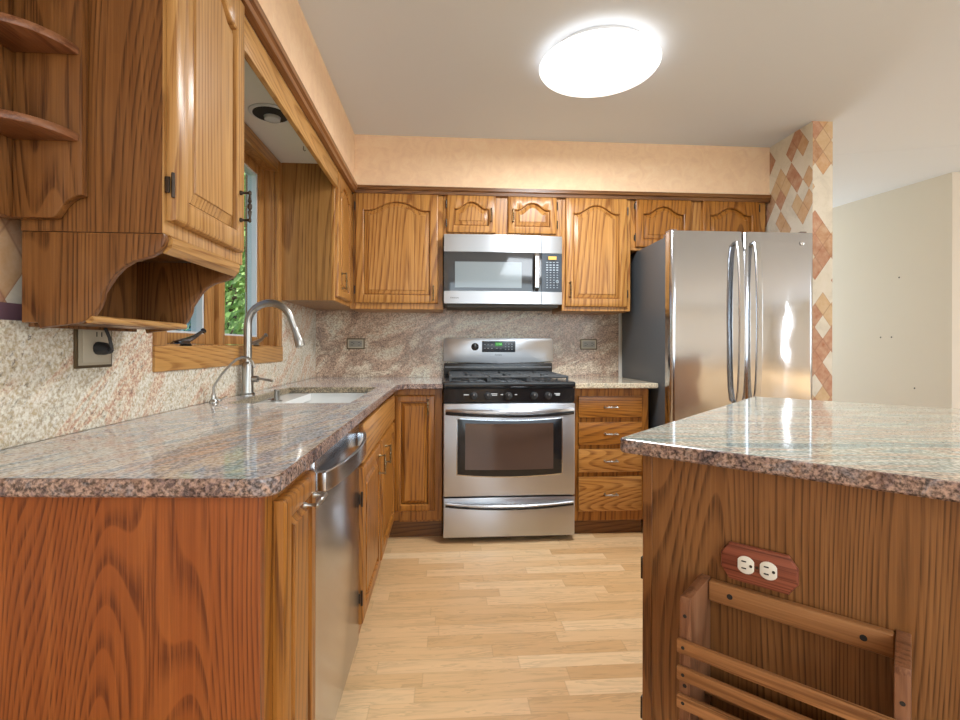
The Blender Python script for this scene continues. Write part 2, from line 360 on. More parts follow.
# far right wall with an opening, rear wall with an opening (openings added for the fill and streak lights)
mb = MB(); mb.box(7.0, 7.15, -7.1, -6.38, 0, CZ); mb.box(7.0, 7.15, -6.22, -4.8, 0, CZ); mb.box(7.0, 7.15, -6.38, -6.22, 0, .35); mb.box(7.0, 7.15, -6.38, -6.22, 2.25, CZ); mb.box(7.0, 7.15, -2.2, -.02, 0, CZ); mb.box(7.0, 7.15, -4.8, -2.2, 0, .4); mb.box(7.0, 7.15, -4.8, -2.2, 2.3, CZ); struct('wall_east', mb, m_wall)
mb = MB(); mb.box(0, .2, -7.1, -7, 0, CZ); mb.box(4.2, 7, -7.1, -7, 0, CZ); mb.box(.2, 4.2, -7.1, -7, 0, .45); mb.box(.2, 4.2, -7.1, -7, 2.42, CZ); struct('wall_rear', mb, m_wall)
# faint drywall ridge across the ceiling beyond the kitchen
mb = MB(); 
for k in range(2): pass
mb.prism([(3.215, -.13), (4.9, -.66), (4.93, -.58), (3.215, -.04)], 'z', CZ-.0012, CZ+.001); struct('trim_5', mb, m_ceiling)
# soffits above the cabinets
mb = MB(); mb.box(0, .34, -5.5, 0, 2.13, CZ); mb.box(.34, 3.085, -.34, 0, 2.13, CZ)
sof = struct('wall_soffit', mb, [m_soffit, m_white])
for p in sof.data.polygons:
    if p.normal.z < -.9: p.material_index = 1
def trim_profile(x): return x
mb = MB(); mb.prism([(-.325,2.10),(-.350,2.10),(-.352,2.118),(-.362,2.124),(-.362,2.146),(-.34,2.146),(-.34,2.13),(-.325,2.13)], 'x', .345, 3.08)
struct('trim_1', mb, oak_dark_x, True)
mb = MB(); mb.prism([(.325,2.10),(.350,2.10),(.352,2.118),(.362,2.124),(.362,2.146),(.34,2.146),(.34,2.13),(.325,2.13)], 'y', -5.0, -.355)
struct('trim_2', mb, wood('oak_trim_left', (.16,.06,.02), (.30,.13,.045), (.40,.19,.075), axis='y'), True)
# granite backsplash slabs
mb = MB(); mb.prism([(-2.95,.915),(-.02,.915),(-.02,1.385),(-.735,1.385),(-.735,1.05),(-1.93,1.05),(-1.93,1.178),(-2.95,1.178)], 'x', .0, .02)
struct('trim_backsplash_left', mb, gr_splash)
mb = MB(); mb.box(.0, 2.165, -.02, 0, .915, 1.45); struct('trim_backsplash_back', mb, gr_splash_b)
mb = MB(); mb.box(.001, .006, -2.95, -1.94, 1.178, 1.215); struct('trim_3', mb, NT('plum_border').m)
bpy.data.materials['plum_border'].node_tree.nodes['Principled BSDF'].inputs['Base Color'].default_value = (.16,.085,.11,1)

# ------------------------------------------------------------------ window
win = bpy.data.objects.new('window_1', None); COL.objects.link(win); win.location = (0, (WY0+WY1)/2, WZ0); win['kind'] = 'structure'
win['label'] = 'double casement window with oak casing above the sink'
wood_w = wood('window_oak', (.27,.11,.025), (.48,.235,.065), (.58,.31,.10), axis='y'); wood_wz = wood('window_oak_upright', (.25,.10,.025), (.42,.20,.06), (.52,.27,.09), axis='z')
mb = MB(); mb.box(0, .028, -1.935, -.735, 1.045, 1.127, .005); part('window_sill', mb, wood_w, win)
mb = MB(); mb.box(0, .024, -.802, -.737, 1.127, 2.125, .005); part('window_casing', mb, wood_wz, win)
mb = MB(); mb.box(0, .024, -1.935, -1.86, 1.127, 2.125, .005); part('window_casing', mb, wood_wz, win)
mb = MB(); mb.box(0, .024, -1.86, -.802, 2.06, 2.125, .005); part('window_casing', mb, wood_w, win)
mb = MB(); mb.box(-.14, 0, WY1-.012, WY1, WZ0, WZ1); mb.box(-.14, 0, WY0, WY0+.012, WZ0, WZ1); mb.box(-.14, 0, WY0, WY1, WZ0, WZ0+.008); mb.box(-.14, 0, WY0, WY1, WZ1-.012, WZ1)
mb.box(-.09, -.03, -1.375, -1.318, WZ0, WZ1, .004)
part('window_frame', mb, wood_wz, win)
for y0, y1 in ((-1.848, -1.376), (-1.317, -.812)):
    mb = MB(); wa, wb = .038, .075
    mb.box(-.088, -.048, y0, y0+wa, WZ0+.01, WZ1-.014, .004); mb.box(-.088, -.048, y1-wb, y1, WZ0+.01, WZ1-.014, .004)
    mb.box(-.087, -.049, y0+wa, y1-wb, WZ0+.01, WZ0+.050, .004); mb.box(-.087, -.049, y0+wa, y1-wb, WZ1-.06, WZ1-.014, .004)
    sa = part('window_sash', mb, wood_wz, win)
    a, b = y0+wa, y1-wb; z0, z1 = WZ0+.050, WZ1-.06
    mb = MB(); mb.box(-.10, -.056, a, a+.010, z0, z1); mb.box(-.10, -.056, b-.012, b, z0, z1); mb.box(-.10, -.056, a+.01, b-.012, z0, z0+.008); mb.box(-.10, -.056, a+.01, b-.012, z1-.008, z1)
    part('glazing_bead', mb, vinyl, sa, label='white glazing bead around the glass')
    mb = MB(); mb.box(-.0815, -.0785, a+.01, b-.012, z0+.008, z1-.008); part('window_pane', mb, m_glass, sa)
def crank(y, dark):
    mb = MB()
    mb.prism([(y-.05,WZ0-.008),(y+.055,WZ0-.008),(y+.05,WZ0+.006),(y+.02,WZ0+.022),(y-.02,WZ0+.02),(y-.045,WZ0+.008)], 'x', -.035, .0, .004)
    mb.tube([(-.015,y-.03,WZ0+.012),(-.01,y+.03,WZ0+.022),(-.008,y+.08,WZ0+.036),(-.008,y+.13,WZ0+.056)], [.010,.011,.008,.006], 10)
    mb.lathe([(0,-.009),(.008,-.007),(.0095,0),(.008,.007),(0,.009)], Matrix.Translation((-.008,y+.145,WZ0+.060)) @ Matrix.Rotation(math.radians(60),4,'X'), 12)
    part('window_crank', mb, [dark], win)
crank(-1.70, simple('crank_bronze', (.10,.09,.085), .25, .9)); crank(-1.04, simple('crank_steel', (.35,.33,.28), .3, .9))

# ------------------------------------------------------------------ outdoors
mb = MB(); mb.box(-30, -.4, -14, 40, -.9, -.8); struct('floor_lawn', mb, grass_m); bpy.data.objects['floor_lawn']['kind'] = 'structure'
def tree(name, x, y, h, r, nleaf, mat, label, ls=.09, conic=False):
    root = thing(name, label, 'tree', (x, y, -.8), 0, None)
    mb = MB(); mb.tube([(x,y,-.8),(x+.05,y,h*.3),(x-.08,y+.1,h*.6),(x,y,h*.95)], [.13,.10,.07,.02], 10)
    for k in range(14):
        a = random.uniform(0, 6.28); z = random.uniform(.1, .8)*h; L = r*random.uniform(.5, .9)
        mb.tube([(x,y,z),(x+L*.5*math.cos(a),y+L*.5*math.sin(a),z+L*.25),(x+L*math.cos(a),y+L*math.sin(a),z+L*.6)], [.04,.025,.01], 6)
    part('trunk', mb, bark, root)
    b = MB(); bm = b.bm
    for i in range(nleaf):
        z = random.uniform(-.3, h) if conic else random.uniform(-.1, h)
        rr = r*(1-z/h*.85) if conic else r*math.sqrt(max(0, 1-((z-h*.5)/(h*.62))**2))
        a = random.uniform(0, 6.283); q = rr*math.sqrt(random.uniform(.15, 1))
        c = Vector((x+q*math.cos(a), y+q*math.sin(a), z)); s_ = ls*random.uniform(.6, 1.3)
        n = Vector((random.uniform(-1,1), random.uniform(-1,1), random.uniform(-.3,1))).normalized(); u = n.orthogonal().normalized(); v = n.cross(u)
        ww = .3 if conic else .5
        vs = [bm.verts.new(c+u*s_), bm.verts.new(c+v*s_*ww), bm.verts.new(c-u*s_), bm.verts.new(c-v*s_*ww)]
        bm.faces.new(vs)
    part('foliage', b, mat, root, smooth=False)
tree('leafy_tree', -4.3, 8.9, 7.5, 2.5, 17000, leaf, 'bright green leafy tree outside the right window sash', .10)
tree('leafy_tree', -9.0, 13.6, 9.5, 3.2, 9000, leaf, 'tall green tree far off behind the bluish evergreen', .19)
tree('leafy_tree', -9.5, 21.5, 11, 3.8, 9000, leaf, 'tallest green tree, farthest off beyond the right window sash', .21)
tree('evergreen_tree', -3.2, 2.25, 6.5, 1.45, 17000, leaf_b, 'dark bluish evergreen outside the left window sash', .10, True)

# ------------------------------------------------------------------ cabinet helpers (front faces local -y)
def outline(w, h, d, arch, n=16):
    """closed ring inset d; arch = rise of the cathedral arch (0 for flat)"""
    x0, x1, z0, z1 = -w/2+d, w/2-d, d, h-d
    pts = [(x0, z0), (x1, z0)]
    for i in range(n+1):
        t = 1-2*i/n; tt = abs(t)
        if tt > .86: f = 0
        else: f = (math.cos(math.pi*(tt/.86)**1.15)+1)/2
        pts.append((x1*t if True else 0, z1-arch+arch*f))
    return pts
def raised(w, h, th, arch, frame=.055, M=None):
    """frame mesh and panel mesh of a raised panel door, back at y=0, front at y=-th, bottom centre at the origin"""
    n = 16
    fb = MB(); bm = fb.bm
    def ring(bm, pts, y): return [bm.verts.new((p[0], y, p[1])) for p in pts]
    def outer(d): 
        x0, x1, z0, z1 = -w/2+d, w/2-d, d, h-d
        return [(x0, z0), (x1, z0)] + [(x1*(1-2*i/n), z1) for i in range(n+1)]
    rings = [ring(bm, outer(0), 0), ring(bm, outer(0), -th*.55), ring(bm, outer(.003), -th*.85), ring(bm, outer(.009), -th),
             ring(bm, outline(w, h, frame-.006, arch), -th), ring(bm, outline(w, h, frame-.002, arch), -th*.85), ring(bm, outline(w, h, frame, arch), -th*.45), ring(bm, outline(w, h, frame, arch), 0)]
    for a, b in zip(rings, rings[1:]):
        for i in range(len(a)): j = (i+1) % len(a); bm.faces.new((a[i], a[j], b[j], b[i]))
    a, b = rings[-1], rings[0]
    for i in range(len(a)): j = (i+1) % len(a); bm.faces.new((a[i], a[j], b[j], b[i]))
    bmesh.ops.recalc_face_normals(bm, faces=bm.faces)
    pb = MB(); bm = pb.bm
    k = min(.034, w*.11)
    R = [ring(bm, outline(w, h, frame+.0005, arch), -th*.02), ring(bm, outline(w, h, frame+.0005, arch), -th*.08), ring(bm, outline(w, h, frame+.004, arch), -th*.10), ring(bm, outline(w, h, frame+.005, arch), -th*.36), ring(bm, outline(w, h, frame+k*.8, arch), -th*.80), ring(bm, outline(w, h, frame+k*.86, arch), -th*.97)]
    for a, b in zip(R, R[1:]):
        for i in range(len(a)): j = (i+1) % len(a); bm.faces.new((a[i], a[j], b[j], b[i]))
    bm.faces.new(R[-1]); bm.faces.new(R[0][::-1])
    bmesh.ops.recalc_face_normals(bm, faces=bm.faces)
    return fb, pb
def pull_mb(M, L=.085, vert=True):
    """turned bar pull on two posts; local: sits on y=0, projects to -y, bar along z (or x)"""
    mb = MB(); R = Matrix.Identity(4) if vert else Matrix.Rotation(math.pi/2, 4, 'Y')
    T = M @ R
    for s in (-1, 1):
        mb.lathe([(.0065,0),(.006,.004),(.0035,.008),(.0035,.02),(.005,.026)], T @ Matrix.Translation((0,0,s*L*.42)) @ Matrix.Rotation(math.pi/2,4,'X'), 10)
    h = L/2
    mb.lathe([(.001,-h),(.0045,-h+.003),(.0045,-h+.010),(.003,-h+.013),(.0055,-h*.3),(.003,-h*.22),(.006,-.004),(.006,.004),(.003,h*.22),(.0055,h*.3),(.003,h-.013),(.0045,h-.010),(.0045,h-.003),(.001,h)], T @ Matrix.Translation((0,-.026,0)), 10)
    return mb
def facing(kind, a, fx, z):
    """matrix for a front facing -y at y=fx (kind 'y', a = x centre) or facing +x at x=fx (kind 'x', a = y centre)"""
    if kind == 'y': return Matrix.Translation((a, fx, z))
    return Matrix.Translation((fx, a, z)) @ Matrix.Rotation(math.pi/2, 4, 'Z')
def xf(mb, M): bmesh.ops.transform(mb.bm, matrix=M, verts=mb.bm.verts); return mb
def add_door(root, kind, a0, a1, z0, z1, plane, mat, arch=0, th=.02, frame=.055, pull=None, hinge=None, name='door', pmat=None, pull_mat=None, hz=(.12,.88)):
    w, h = abs(a1-a0), z1-z0; M = facing(kind, (a0+a1)/2, plane, z0)
    fb, pb = raised(w, h, th, arch, frame)
    d = part(name, xf(fb, M), mat, root)
    part('raised_panel', xf(pb, M), pmat or mat, d)
    if pull:
        px, pz, vert = pull[:3]; L = pull[3] if len(pull) > 3 else .085
        part('handle', pull_mb(M @ Matrix.Translation((px, -th, pz-z0)), L, vert), pull_mat or brass, d)
    if hinge:
        for q in hz:
            mb = MB(); s = -1 if hinge == 'l' else 1
            x = s*(w/2+.004)
            mb.box(min(x, x+s*.004), max(x, x+s*.004), -th*.5, -.0005, h*q-.017, h*q+.017, .001)
            mb.tube([(x-s*.001,-th*.75,h*q-.026),(x-s*.001,-th*.75,h*q+.026)], .0036, 8)
            part('hinge', xf(mb, M), bronze, d)
    return d

# ------------------------------------------------------------------ upper cabinets, back wall
def upper(name, label, x0, x1, z0, z1, mat=oak):
    root = thing(name, label, 'cabinet', ((x0+x1)/2, -.16, z0))
    mb = MB(); mb.box(x0, x1, -.306, -.021, z0, z1-.001)
    part('body', mb, mat, root, smooth=False)
    mb = MB(); mb.box(x0, x1, -.325, -.3065, z0, z1-.001, .0015, 1); part('face_frame', mb, mat, root)
    return root
r = upper('wall_cabinet', 'golden oak wall cabinet with one wide arched door, left of the microwave', .330, .899, 1.368, 2.13)
add_door(r, 'y', .345, .868, 1.405, 2.103, -.3255, oak, arch=.055, pull=(.232, 1.47, True, .10), hinge='l')
r = upper('wall_cabinet', 'small oak wall cabinet with two short arched doors above the microwave', .901, 1.674, 1.838, 2.13)
add_door(r, 'y', .924, 1.238, 1.862, 2.106, -.3255, oak, arch=.045, frame=.048, pull=(.128, 1.975, True, .09), hinge='l', hz=(.25,.75))
add_door(r, 'y', 1.317, 1.638, 1.862, 2.106, -.3255, oak, arch=.045, frame=.048, pull=(-.128, 1.975, True, .09), hinge='r', hz=(.25,.75))
r = upper('wall_cabinet', 'golden oak wall cabinet with one narrow arched door, right of the microwave', 1.676, 2.134, 1.365, 2.13)
add_door(r, 'y', 1.696, 2.108, 1.392, 2.108, -.3255, oak, arch=.055, pull=(-.178, 1.50, True, .11), hinge='r')
r = upper('wall_cabinet', 'oak wall cabinet with two arched doors above the refrigerator', 2.136, 3.066, 1.768, 2.13)
add_door(r, 'y', 2.164, 2.544, 1.787, 2.110, -.3255, oak_base, arch=.05, pull=(.16, 1.84, True, .08), hinge='l', hz=(.2,.85))
add_door(r, 'y', 2.619, 3.012, 1.787, 2.110, -.3255, oak_base, arch=.05, pull=(-.165, 1.84, True, .08), hinge='r', hz=(.2,.85))
# corner cabinet on the left wall
r = thing('corner_wall_cabinet', 'oak corner wall cabinet with plain side beside the window', 'cabinet', (.17, -.5, 1.38))
mb = MB(); mb.box(.021, .289, -.752, -.022, 1.380, 2.129); part('body', mb, wood('corner_oak', (.16,.062,.014), (.35,.165,.045), (.43,.215,.065), rings=11), r, smooth=False)
mb = MB(); mb.box(.2895, .308, -.754, -.022, 1.380, 2.129, .0015, 1); part('face_frame', mb, oak, r)
mb = MB(); mb.box(.3085, .3295, -.327, -.022, 1.368, 2.098, .001, 1); part('corner_filler', mb, oak, r)
add_door(r, 'x', -.735, -.365, 1.405, 2.100, .3085, oak, arch=.05, frame=.05, pull=(-.11, 1.50, True, .1), hinge=None)
# ------------------------------------------------------------------ upper cabinet, left wall near the camera
r = thing('wall_cabinet', 'tall brown oak wall cabinet left of the window, nearest the camera', 'cabinet', (.17, -2.23, 1.362))
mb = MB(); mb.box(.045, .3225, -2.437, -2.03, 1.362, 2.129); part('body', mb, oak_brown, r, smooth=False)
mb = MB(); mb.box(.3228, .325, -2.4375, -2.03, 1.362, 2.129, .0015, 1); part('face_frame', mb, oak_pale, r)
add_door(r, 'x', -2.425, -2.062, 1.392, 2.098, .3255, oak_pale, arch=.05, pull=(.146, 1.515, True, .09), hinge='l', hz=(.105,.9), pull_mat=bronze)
# hanging box below it
r = thing('hanging_shelf', 'brown oak hanging shelf with scalloped sides under the near wall cabinet', 'shelf', (.18, -2.24, 1.165))
def scallop(y0, y1, mat):
    P = [(.047,1.361),(.327,1.361),(.330,1.350),(.326,1.336),(.316,1.322),(.300,1.3125),(.285,1.308),(.265,1.302),(.245,1.290),(.228,1.272),(.214,1.250),(.205,1.236),(.203,1.222),(.196,1.205),(.186,1.190),(.174,1.180),(.155,1.172),(.125,1.168),(.098,1.165),(.082,1.161),(.078,1.173),(.047,1.173)]
    mb = MB(); mb.prism(P, 'y', y0, y1, .003); return part('side_panel', mb, mat, r)
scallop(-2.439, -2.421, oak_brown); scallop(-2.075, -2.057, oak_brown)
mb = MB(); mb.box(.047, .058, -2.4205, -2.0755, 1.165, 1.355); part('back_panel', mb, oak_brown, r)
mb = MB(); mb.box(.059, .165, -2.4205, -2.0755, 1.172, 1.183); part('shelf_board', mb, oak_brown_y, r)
mb = MB(); mb.tube([(.178,-2.436,1.181),(.178,-2.062,1.181)], .0085, 12); part('dowel_rail', mb, oak_pale_y, r, label='pale rounded front rail')
mb = MB(); mb.prism([(.303,1.361),(.330,1.361),(.337,1.352),(.334,1.335),(.320,1.322),(.303,1.330)], 'y', -2.4205, -2.0755); part('top_rail', mb, oak_pale_y, r, label='pale front rail')
# open corner shelf on the end of the near cabinet
r = thing('corner_shelf', 'brown oak open shelf unit with rounded shelves on the end of the near wall cabinet', 'shelf', (.1, -2.52, 1.385))
P = [(.045,1.385),(.118,1.385),(.126,1.388),(.133,1.398),(.141,1.411),(.151,1.422),(.163,1.429),(.177,1.433),(.177,2.129),(.045,2.129)]
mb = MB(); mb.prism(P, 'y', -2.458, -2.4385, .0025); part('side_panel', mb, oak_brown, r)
P = [(-2.4385,1.385),(-2.50,1.385),(-2.56,1.40),(-2.60,1.43),(-2.63,1.47),(-2.63,2.129),(-2.4385,2.129)]
mb = MB(); mb.prism(P, 'x', .021, .0445, .002); part('back_panel', mb, oak_brown, r)
for z in (1.540, 1.716, 1.892):
    pts = [(.045, -2.4585), (.172, -2.4585)]
    for i in range(1, 15):
        t = math.pi/2*i/14; pts.append((.045+.127*math.cos(t)**.9 if t < 1.57 else .045, -2.4585-.115*math.sin(t)))
    mb = MB(); mb.prism(pts, 'z', z, z+.017, .003); part('shelf', mb, wood('shelf_oak_%d' % int(z*100), (.13,.045,.018), (.25,.10,.042), (.30,.13,.06), axis='y'), r)
# valance between the two left cabinets
mb = MB(); mb.box(.306, .326, -2.029, -.756, 1.998, 2.098, .003); solo('valance_board', mb, wood('valance_oak', (.32,.14,.03), (.55,.29,.09), (.62,.36,.13), axis='y'), 'light oak valance board spanning above the sink window', 'valance')

# ------------------------------------------------------------------ base cabinets
r = thing('base_cabinet', 'oak base cabinet with one narrow door in the corner left of the stove', 'cabinet', (.78, -.4, 0))
mb = MB(); mb.box(.652, .899, -.592, -.03, .10, .884); part('body', mb, oak_base, r, smooth=False)
mb = MB(); mb.box(.6135, .899, -.612, -.5925, .115, .884, .0015, 1); part('face_frame', mb, oak_base, r)
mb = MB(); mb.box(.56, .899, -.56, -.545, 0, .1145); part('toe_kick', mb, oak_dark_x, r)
add_door(r, 'y', .618, .857, .172, .846, -.6125, oak_base, frame=.042, pull=(.078, .78, True, .09))
r = thing('drawer_cabinet', 'oak base cabinet with four drawers between the stove and refrigerator', 'cabinet', (1.91, -.4, 0))
mb = MB(); mb.box(1.676, 2.138, -.592, -.03, .10, .884); part('body', mb, oak_base, r, smooth=False)
mb = MB(); mb.box(1.676, 2.138, -.612, -.5925, .09, .884, .0015, 1); part('face_frame', mb, oak_base, r)
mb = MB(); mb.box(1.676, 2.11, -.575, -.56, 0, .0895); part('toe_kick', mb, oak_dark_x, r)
for z0, z1 in ((.708,.835),(.545,.680),(.383,.520),(.150,.355)):
    w = 2.092-1.705; M = facing('y', (1.705+2.092)/2, -.6125, z0)
    mb = MB(); mb.prism([(-w/2,0),(w/2,0),(w/2,z1-z0),(-w/2,z1-z0)], 'y', 0, -.02, .006)
    d = part('drawer', xf(mb, M), oak_base_x if z1 > .6 else wood('drawer_oak_%d' % int(z0*100), *GOLD, axis='x', rings=16, scale=1.4), r)
    part('handle', pull_mb(M @ Matrix.Translation((0, -.02, (z1-z0)/2)), .085, False), nickel, d)
# left run
r = thing('base_cabinet', 'oak sink base cabinet with two doors under a false drawer front', 'cabinet', (.3, -1.33, 0))
mb = MB(); mb.box(.03, .592, -1.785, -.62, .10, .118); mb.box(.03, .592, -1.785, -1.767, .118, .884); mb.box(.03, .592, -.638, -.62, .118, .884); mb.box(.03, .042, -1.767, -.638, .118, .884); part('body', mb, oak_base, r, smooth=False)
mb = MB(); mb.box(.5925, .612, -1.785, -.614, .10, .884, .0015, 1); part('face_frame', mb, oak_base, r)
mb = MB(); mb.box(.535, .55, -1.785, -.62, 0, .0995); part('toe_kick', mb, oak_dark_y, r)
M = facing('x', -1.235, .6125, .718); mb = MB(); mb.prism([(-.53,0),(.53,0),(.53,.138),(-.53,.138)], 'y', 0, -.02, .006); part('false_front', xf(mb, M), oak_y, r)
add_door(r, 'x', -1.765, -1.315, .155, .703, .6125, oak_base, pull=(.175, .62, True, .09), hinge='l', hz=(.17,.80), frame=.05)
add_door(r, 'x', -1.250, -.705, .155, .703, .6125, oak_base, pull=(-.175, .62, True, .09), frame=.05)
r = thing('base_cabinet', 'narrow oak base cabinet with reddish end panel at the near counter end', 'cabinet', (.3, -2.55, 0))
mb = MB(); mb.box(.03, .592, -2.632, -2.380, .10, .884); part('body', mb, oak_base, r, smooth=False)
mb = MB(); mb.box(.5925, .612, -2.6685, -2.380, .0, .884, .0015, 1); part('face_frame', mb, oak_base, r)
mb = MB(); mb.prism([(.021,-2.652),(.612,-2.693),(.617,-2.691),(.617,-2.6715),(.021,-2.634)], 'z', 0, .884); part('end_panel', mb, oak_red, r, label='reddish oak end panel')
add_door(r, 'x', -2.618, -2.398, .13, .850, .6125, oak_base, frame=.045, pull=(.045, .805, False, .085), pull_mat=nickel)
# dishwasher
r = thing('dishwasher', 'stainless steel dishwasher with bowed bar handle under the left counter', 'dishwasher', (.33, -2.085, 0))
mb = MB(); mb.box(.04, .575, -2.377, -1.79, .09, .86); part('body', mb, blackm, r)
mb = MB(); mb.box(.5755, .622, -2.374, -1.793, .115, .868, .006); part('door', mb, ss_dw, r)
mb = MB(); mb.box(.53, .545, -2.37, -1.80, 0, .0895); part('toe_kick', mb, blackm, r)
pts = []
for i in range(17):
    t = i/16; y = -2.36+.545*t; s = math.sin(math.pi*t)**.75 if 0 < t < 1 else 0; pts.append((.640+.032*s, y, .815))
mb = MB(); mb.tube(pts, .01, flat=(.010, .047)); mb.box(.6225, .645, -2.365, -2.340, .793, .837, .003); mb.box(.6225, .645, -1.84, -1.81, .793, .837, .003)
part('handle', mb, ss_dw, r, label='bowed stainless bar handle')

# ------------------------------------------------------------------ countertops
def slab(mb, pts, z0, z1, bev=.006):
    mb.prism(pts, 'z', z0, z1, bev, 3)
def rc(cx, cy, r, a0, a1, n=6): return [(cx+r*math.cos(math.radians(a0+(a1-a0)*i/n)), cy+r*math.sin(math.radians(a0+(a1-a0)*i/n))) for i in range(n+1)]
T = .885
SX0, SX1, SY0, SY1 = .112, .555, -1.63, -.895
outer = [(.021,-2.674)] + rc(.65-.035,-2.716+.035,.035,-90,0) + [(.65,-.76)] + [(.70,-.672),(.901,-.672),(.901,-.021),(.021,-.021)]
b = bmesh.new()
def granite_top(outer, hole, z0, z1, name, label, mats, base):
    from mathutils.geometry import tessellate_polygon
    b = bmesh.new(); bev = .004
    def inset(poly, d):
        n = len(poly); out = []
        area = sum(poly[i][0]*poly[(i+1)%n][1]-poly[(i+1)%n][0]*poly[i][1] for i in range(n)); sg = 1 if area > 0 else -1
        for i in range(n):
            p0, p1, p2 = Vector(poly[i-1]), Vector(poly[i]), Vector(poly[(i+1)%n])
            e1, e2 = (p1-p0).normalized(), (p2-p1).normalized(); n1, n2 = Vector((-e1.y, e1.x))*sg, Vector((-e2.y, e2.x))*sg
            m = (n1+n2); m = m/max(m.dot(n1), .3) if m.length > 1e-6 else n1
            out.append(tuple(p1+m*d))
        return out
    def rings_(poly, s):
        # s=+1 inwards for the outer loop, -1 for the hole
        return [(inset(poly, s*bev*1.2), z1), (inset(poly, s*bev*.3), z1-bev*.4), (poly, z1-bev*1.3), (poly, z0+bev), (inset(poly, s*bev), z0)]
    loops = []
    for poly, s in [(outer, 1)] + ([(hole, -1)] if hole else []):
        R = [[b.verts.new((p[0], p[1], z)) for p in pl] for pl, z in rings_(poly, s)]
        for a_, c_ in zip(R, R[1:]):
            for i in range(len(a_)): j = (i+1) % len(a_); f = b.faces.new((a_[i], a_[j], c_[j], c_[i])); f.material_index = 1 if s == 1 else 2
        loops.append(R)
    for k in (0, -1):
        L = [[v.co.copy() for v in R[k]] for R in loops]; V = [v for R in loops for v in R[k]]
        for tri in tessellate_polygon(L):
            try: b.faces.new([V[i] for i in tri])
            except ValueError: pass
    bmesh.ops.recalc_face_normals(b, faces=b.faces)
    mb = MB(); mb.bm.free(); mb.bm = b
    o = solo(name, mb, mats, label, 'countertop', base=base, smooth=False)
    return o
gr_hole = granite('granite_cut_edge', [(.25,(.10,.09,.06)), (.45,(.22,.18,.12)), (.6,(.32,.25,.16)), (.85,(.36,.32,.24))], stretch=(1,1,1), scale=8, speck=.8, rough=.3)
granite_top(outer, [(SX0,SY0),(SX1,SY0),(SX1,SY1),(SX0,SY1)], T, .915, 'granite_countertop', 'L-shaped polished granite countertop along the window wall, cut out for the sink', [gr_left, gr_edge, gr_hole], (.33,-1.4,T))
granite_top([(1.675,-.672),(2.172,-.672),(2.172,-.021),(1.675,-.021)], None, T, .915, 'granite_countertop', 'small beige granite countertop over the four drawers beside the refrigerator', [gr_back, gr_back], (1.9,-.35,T))
# sink
r = thing('kitchen_sink', 'white undermount sink basin set in the left granite countertop', 'sink', ((SX0+SX1)/2, (SY0+SY1)/2, .70))
mb = MB(); x0, x1, y0, y1, zb = SX0-.008, SX1+.008, SY0-.008, SY1+.008, .70
mb.box(x0-.012, x0, y0, y1, zb, T-.001); mb.box(x1, x1+.012, y0, y1, zb, T-.001); mb.box(x0-.012, x1+.012, y0-.012, y0, zb, T-.001); mb.box(x0-.012, x1+.012, y1, y1+.012, zb, T-.001); mb.box(x0-.012, x1+.012, y0-.012, y1+.012, zb-.012, zb)
mb.box(x0, x0+.115, y0, y1, T-.035, T-.001); part('basin', mb, porcelain, r, smooth=False)
mb = MB(); mb.lathe([(.045,0),(.045,.003),(.03,.004),(.028,.001),(0,.001)], Matrix.Translation(((SX0+SX1)/2,(SY0+SY1)/2,zb))); part('drain', mb, chrome, r)
# faucet
fx, fy = .058, -1.30
r = thing('kitchen_faucet', 'tall brushed nickel gooseneck faucet behind the sink', 'faucet', (fx, fy, .915))
mb = MB(); mb.lathe([(.031,.915),(.031,.919),(.025,.924),(.0235,.935),(.0235,1.048),(.021,1.056),(.0145,1.062)], Matrix.Translation((fx,fy,0))); part('body', mb, nickel, r)
pts = [(fx,fy,1.055),(fx,fy,1.20)]
for i in range(0, 15):
    a = math.radians(180-i*(168/14)); pts.append((fx+.094+.094*math.cos(a), fy, 1.222+.094*math.sin(a)))
pts = pts + [(fx+.203, fy, 1.195)]
mb = MB(); mb.tube(pts, [.0165]*2+[.0160]*13+[.0145]*3, 16); part('spout', mb, nickel, r)
ax = Vector((.203-.188, 0, -.045)).normalized(); p0 = Vector((fx+.199, fy, 1.207)); p1 = p0+ax*.085
mb = MB(); mb.tube([p0, p0+ax*.004, p0+ax*.02, p0+ax*.055, p0+ax*.078, p1], [.0140,.0150,.0150,.0195,.0215,.0195], 18); part('spray_head', mb, nickel, r)
mb = MB(); mb.tube([(fx+.02,fy-.002,.985),(fx+.045,fy-.004,.985)], .014, 14); mb.tube([(fx+.045,fy-.004,.987),(fx+.07,fy-.01,.983),(fx+.115,fy-.03,.978)], [.006,.0055,.005], 10); part('lever', mb, nickel, r)
# filtered water tap
x, y = .050, -1.60
r = thing('filter_tap', 'slim nickel filtered water tap left of the main faucet', 'faucet', (x, y, .915))
mb = MB(); mb.lathe([(.016,.915),(.015,.921),(.009,.928),(.008,.945),(.005,.952)], Matrix.Translation((x,y,0)), 14); part('base', mb, nickel, r)
mb = MB(); mb.tube([(x,y,.95),(x,y,.972),(x+.006,y,.985),(x+.03,y,1.022),(x+.065,y,1.062),(x+.085,y,1.078),(x+.105,y,1.085),(x+.125,y,1.082),(x+.14,y,1.070),(x+.150,y,1.045)], .0045, 10); part('spout', mb, nickel, r)
mb = MB(); mb.tube([(x+.008,y,.93),(x+.03,y,.928)], .005, 8); mb.tube([(x+.028,y-.012,.925),(x+.042,y+.012,.936)], .0055, 8); part('lever', mb, chrome, r)
